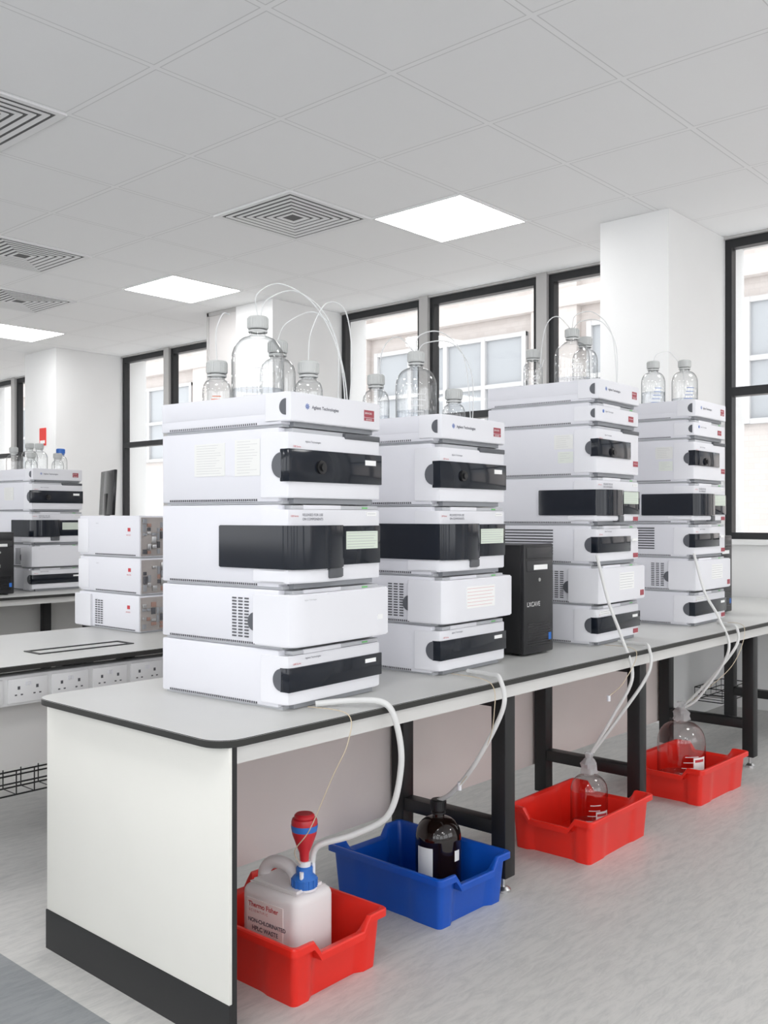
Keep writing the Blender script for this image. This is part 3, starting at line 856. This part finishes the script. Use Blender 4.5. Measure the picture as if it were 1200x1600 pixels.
# waste bottles
rb = bottle(2.150,1.720,0.0045,0.066,0.272, cap=PCBLK, glass=AMBER, label='dark amber glass bottle with white paper label', name='waste_bottle', capr=0.022, group='waste bottles', printed=False)
b = B(); b.lathe([(0.0668,0.05),(0.0668,0.15)], seg=14, a0=rad(160), a1=rad(205)); b.obj('paper_label', PAPER, rb)
b = B(); b.lathe([(0.0668,0.11),(0.0668,0.14)], seg=8, a0=rad(262), a1=rad(280)); b.obj('hazard_label', PAPER, rb)
CLR = thin_glass('waste_glass',(0.95,0.92,0.92),0.5,0.08,(0.55,0.5,0.5))
rb = bottle(2.862,1.642,0.0045,0.062,0.262, capped=False, glass=CLR, liquid=0.35, label='clear glass waste bottle with film covered neck', name='waste_bottle', capr=0.025, group='waste bottles')
b = B(); b.lathe([(0.0628,0.03),(0.0628,0.105)], seg=12, a0=CAMA+0.15, a1=CAMA+1.0); lb = b.obj('paper_label', PAPER, rb)
b = B(); b.lathe([(0.0632,0.09),(0.0632,0.098)], seg=10, a0=CAMA+0.22, a1=CAMA+0.9); b.obj('label_print', INKR, lb)
rb2 = bottle(3.600,1.655,0.0045,0.092,0.325, capped=False, glass=CLR, liquid=0.35, label='large clear glass waste bottle with film covered neck', name='waste_bottle', capr=0.03, group='waste bottles')
b = B(); b.lathe([(0.0928,0.06),(0.0928,0.15)], seg=12, a0=CAMA+0.2, a1=CAMA+0.85); lb = b.obj('paper_label', PAPER, rb2)
b = B(); b.lathe([(0.0932,0.132),(0.0932,0.142)], seg=10, a0=CAMA+0.27, a1=CAMA+0.75); b.obj('label_print', INKR, lb)
for (par, zt_, rr) in ((rb,0.25,0.022),(rb2,0.31,0.026)):
    b = B(); prof = [(rr+0.006,-0.03),(rr+0.002,-0.012),(rr+0.004,0.0),(rr*0.8,0.012),(rr*0.5,0.02),(rr*0.7,0.035),(rr*0.55,0.04)]
    b.lathe(prof, c=(0,0,zt_), seg=18)
    for v in b.bm.verts:
        f = 1+0.18*math.sin(5*math.atan2(v.co.y,v.co.x)+v.co.z*90); v.co.x *= f; v.co.y *= f
    b.obj('film_wrap', FILM, par)

def hose(pts, r=0.0065): tubeobj('drain_hose', pts, r, TUBE, 'white translucent drain hose running down to a waste container', 'hose', 'drain hoses', 12)
hose([(1.58,1.635,ZB+0.008),(1.64,1.58,ZB+0.014),(1.685,1.515,ZB+0.012),(1.703,1.490,0.60),(1.71,1.48,0.50),(1.70,1.51,0.38),(1.66,1.585,0.325),(1.60,1.645,0.300),(1.588,1.655,0.262)], 0.0075)
hose([(2.21,1.66,ZB+0.008),(2.18,1.56,ZB+0.012),(2.155,1.51,ZB+0.009),(2.135,1.485,0.57),(2.12,1.56,0.42),(2.14,1.66,0.31),(2.15,1.72,0.272)])
hose([(2.955,1.665,0.95),(2.95,1.62,0.80),(2.925,1.555,0.68),(2.885,1.495,0.56),(2.86,1.55,0.43),(2.86,1.64,0.28)], 0.0055)
hose([(3.10,1.66,ZB+0.007),(3.06,1.56,ZB+0.010),(3.03,1.51,ZB+0.007),(2.99,1.49,0.56),(2.91,1.56,0.41),(2.865,1.64,0.28)], 0.0055)
hose([(3.745,1.668,0.935),(3.74,1.62,0.78),(3.715,1.55,0.68),(3.67,1.495,0.56),(3.62,1.59,0.38),(3.60,1.652,0.33)], 0.0055)
hose([(3.96,1.66,ZB+0.007),(3.86,1.57,ZB+0.010),(3.79,1.51,ZB+0.006),(3.74,1.492,0.575),(3.66,1.56,0.45),(3.605,1.65,0.335)], 0.0055)
def capil(pts): tubeobj('capillary', pts, 0.0012, CREAM, 'thin tan capillary tube hanging over the bench edge', 'tubing', 'tan capillaries', 6)
capil([(1.56,1.64,ZB+0.004),(1.56,1.51,ZB+0.004),(1.54,1.49,0.58),(1.52,1.52,0.50),(1.50,1.57,0.38),(1.50,1.62,0.32),(1.545,1.65,0.27)])
capil([(2.16,1.68,ZB+0.004),(2.11,1.51,ZB+0.004),(2.10,1.49,0.56),(2.12,1.53,0.46),(2.12,1.62,0.34)])
capil([(3.0,1.66,ZB+0.004),(2.92,1.50,0.64),(2.84,1.50,0.55),(2.81,1.54,0.50)])
capil([(3.95,1.65,ZB+0.004),(3.84,1.50,0.64),(3.72,1.50,0.5),(3.62,1.62,0.36)])
b = B(); b.cyl((2.81,1.54,0.485),0.006,0.018); tag(b.obj('tube_fitting', WHITE), 'small white fitting on the capillary end', 'fitting')
b = B(); b.cyl((2.125,1.625,0.325),0.006,0.022); tag(b.obj('tube_fitting', WHITE), 'small white fitting on the capillary end', 'fitting')

# fire sign on column
r = root('fire_sign', (4.710,8.66,1.77), 0, 'small red fire action notice on the white column', 'sign')
b = B(); b.box(-0.004,0.0015,-0.06,0.06,0,0.17); sg = b.obj('sign_plate', mat('sign_red',(0.75,0.04,0.03),0.4), r, smooth=False)
b = B(); b.box(-0.006,-0.004,-0.045,0.045,0.02,0.05); b.obj('sign_print', PAPER, sg, smooth=False)

# ------------------------------------------------------------------ world & light
w = bpy.data.worlds.new('World'); S.world = w; w.use_nodes = True
bg = w.node_tree.nodes['Background']; bg.inputs['Color'].default_value = (0.96,0.975,1.0,1); bg.inputs['Strength'].default_value = 3.25

cam = bpy.data.cameras.new('Camera'); co = bpy.data.objects.new('Camera', cam); COL.objects.link(co)
co.location = (0,0,H); co.rotation_euler = (rad(90),0,rad(-48.1))
cam.sensor_fit = 'HORIZONTAL'; cam.sensor_width = 24; cam.lens = 30; cam.shift_y = 0.0058
cam.clip_start = 0.05; cam.clip_end = 200
S.camera = co
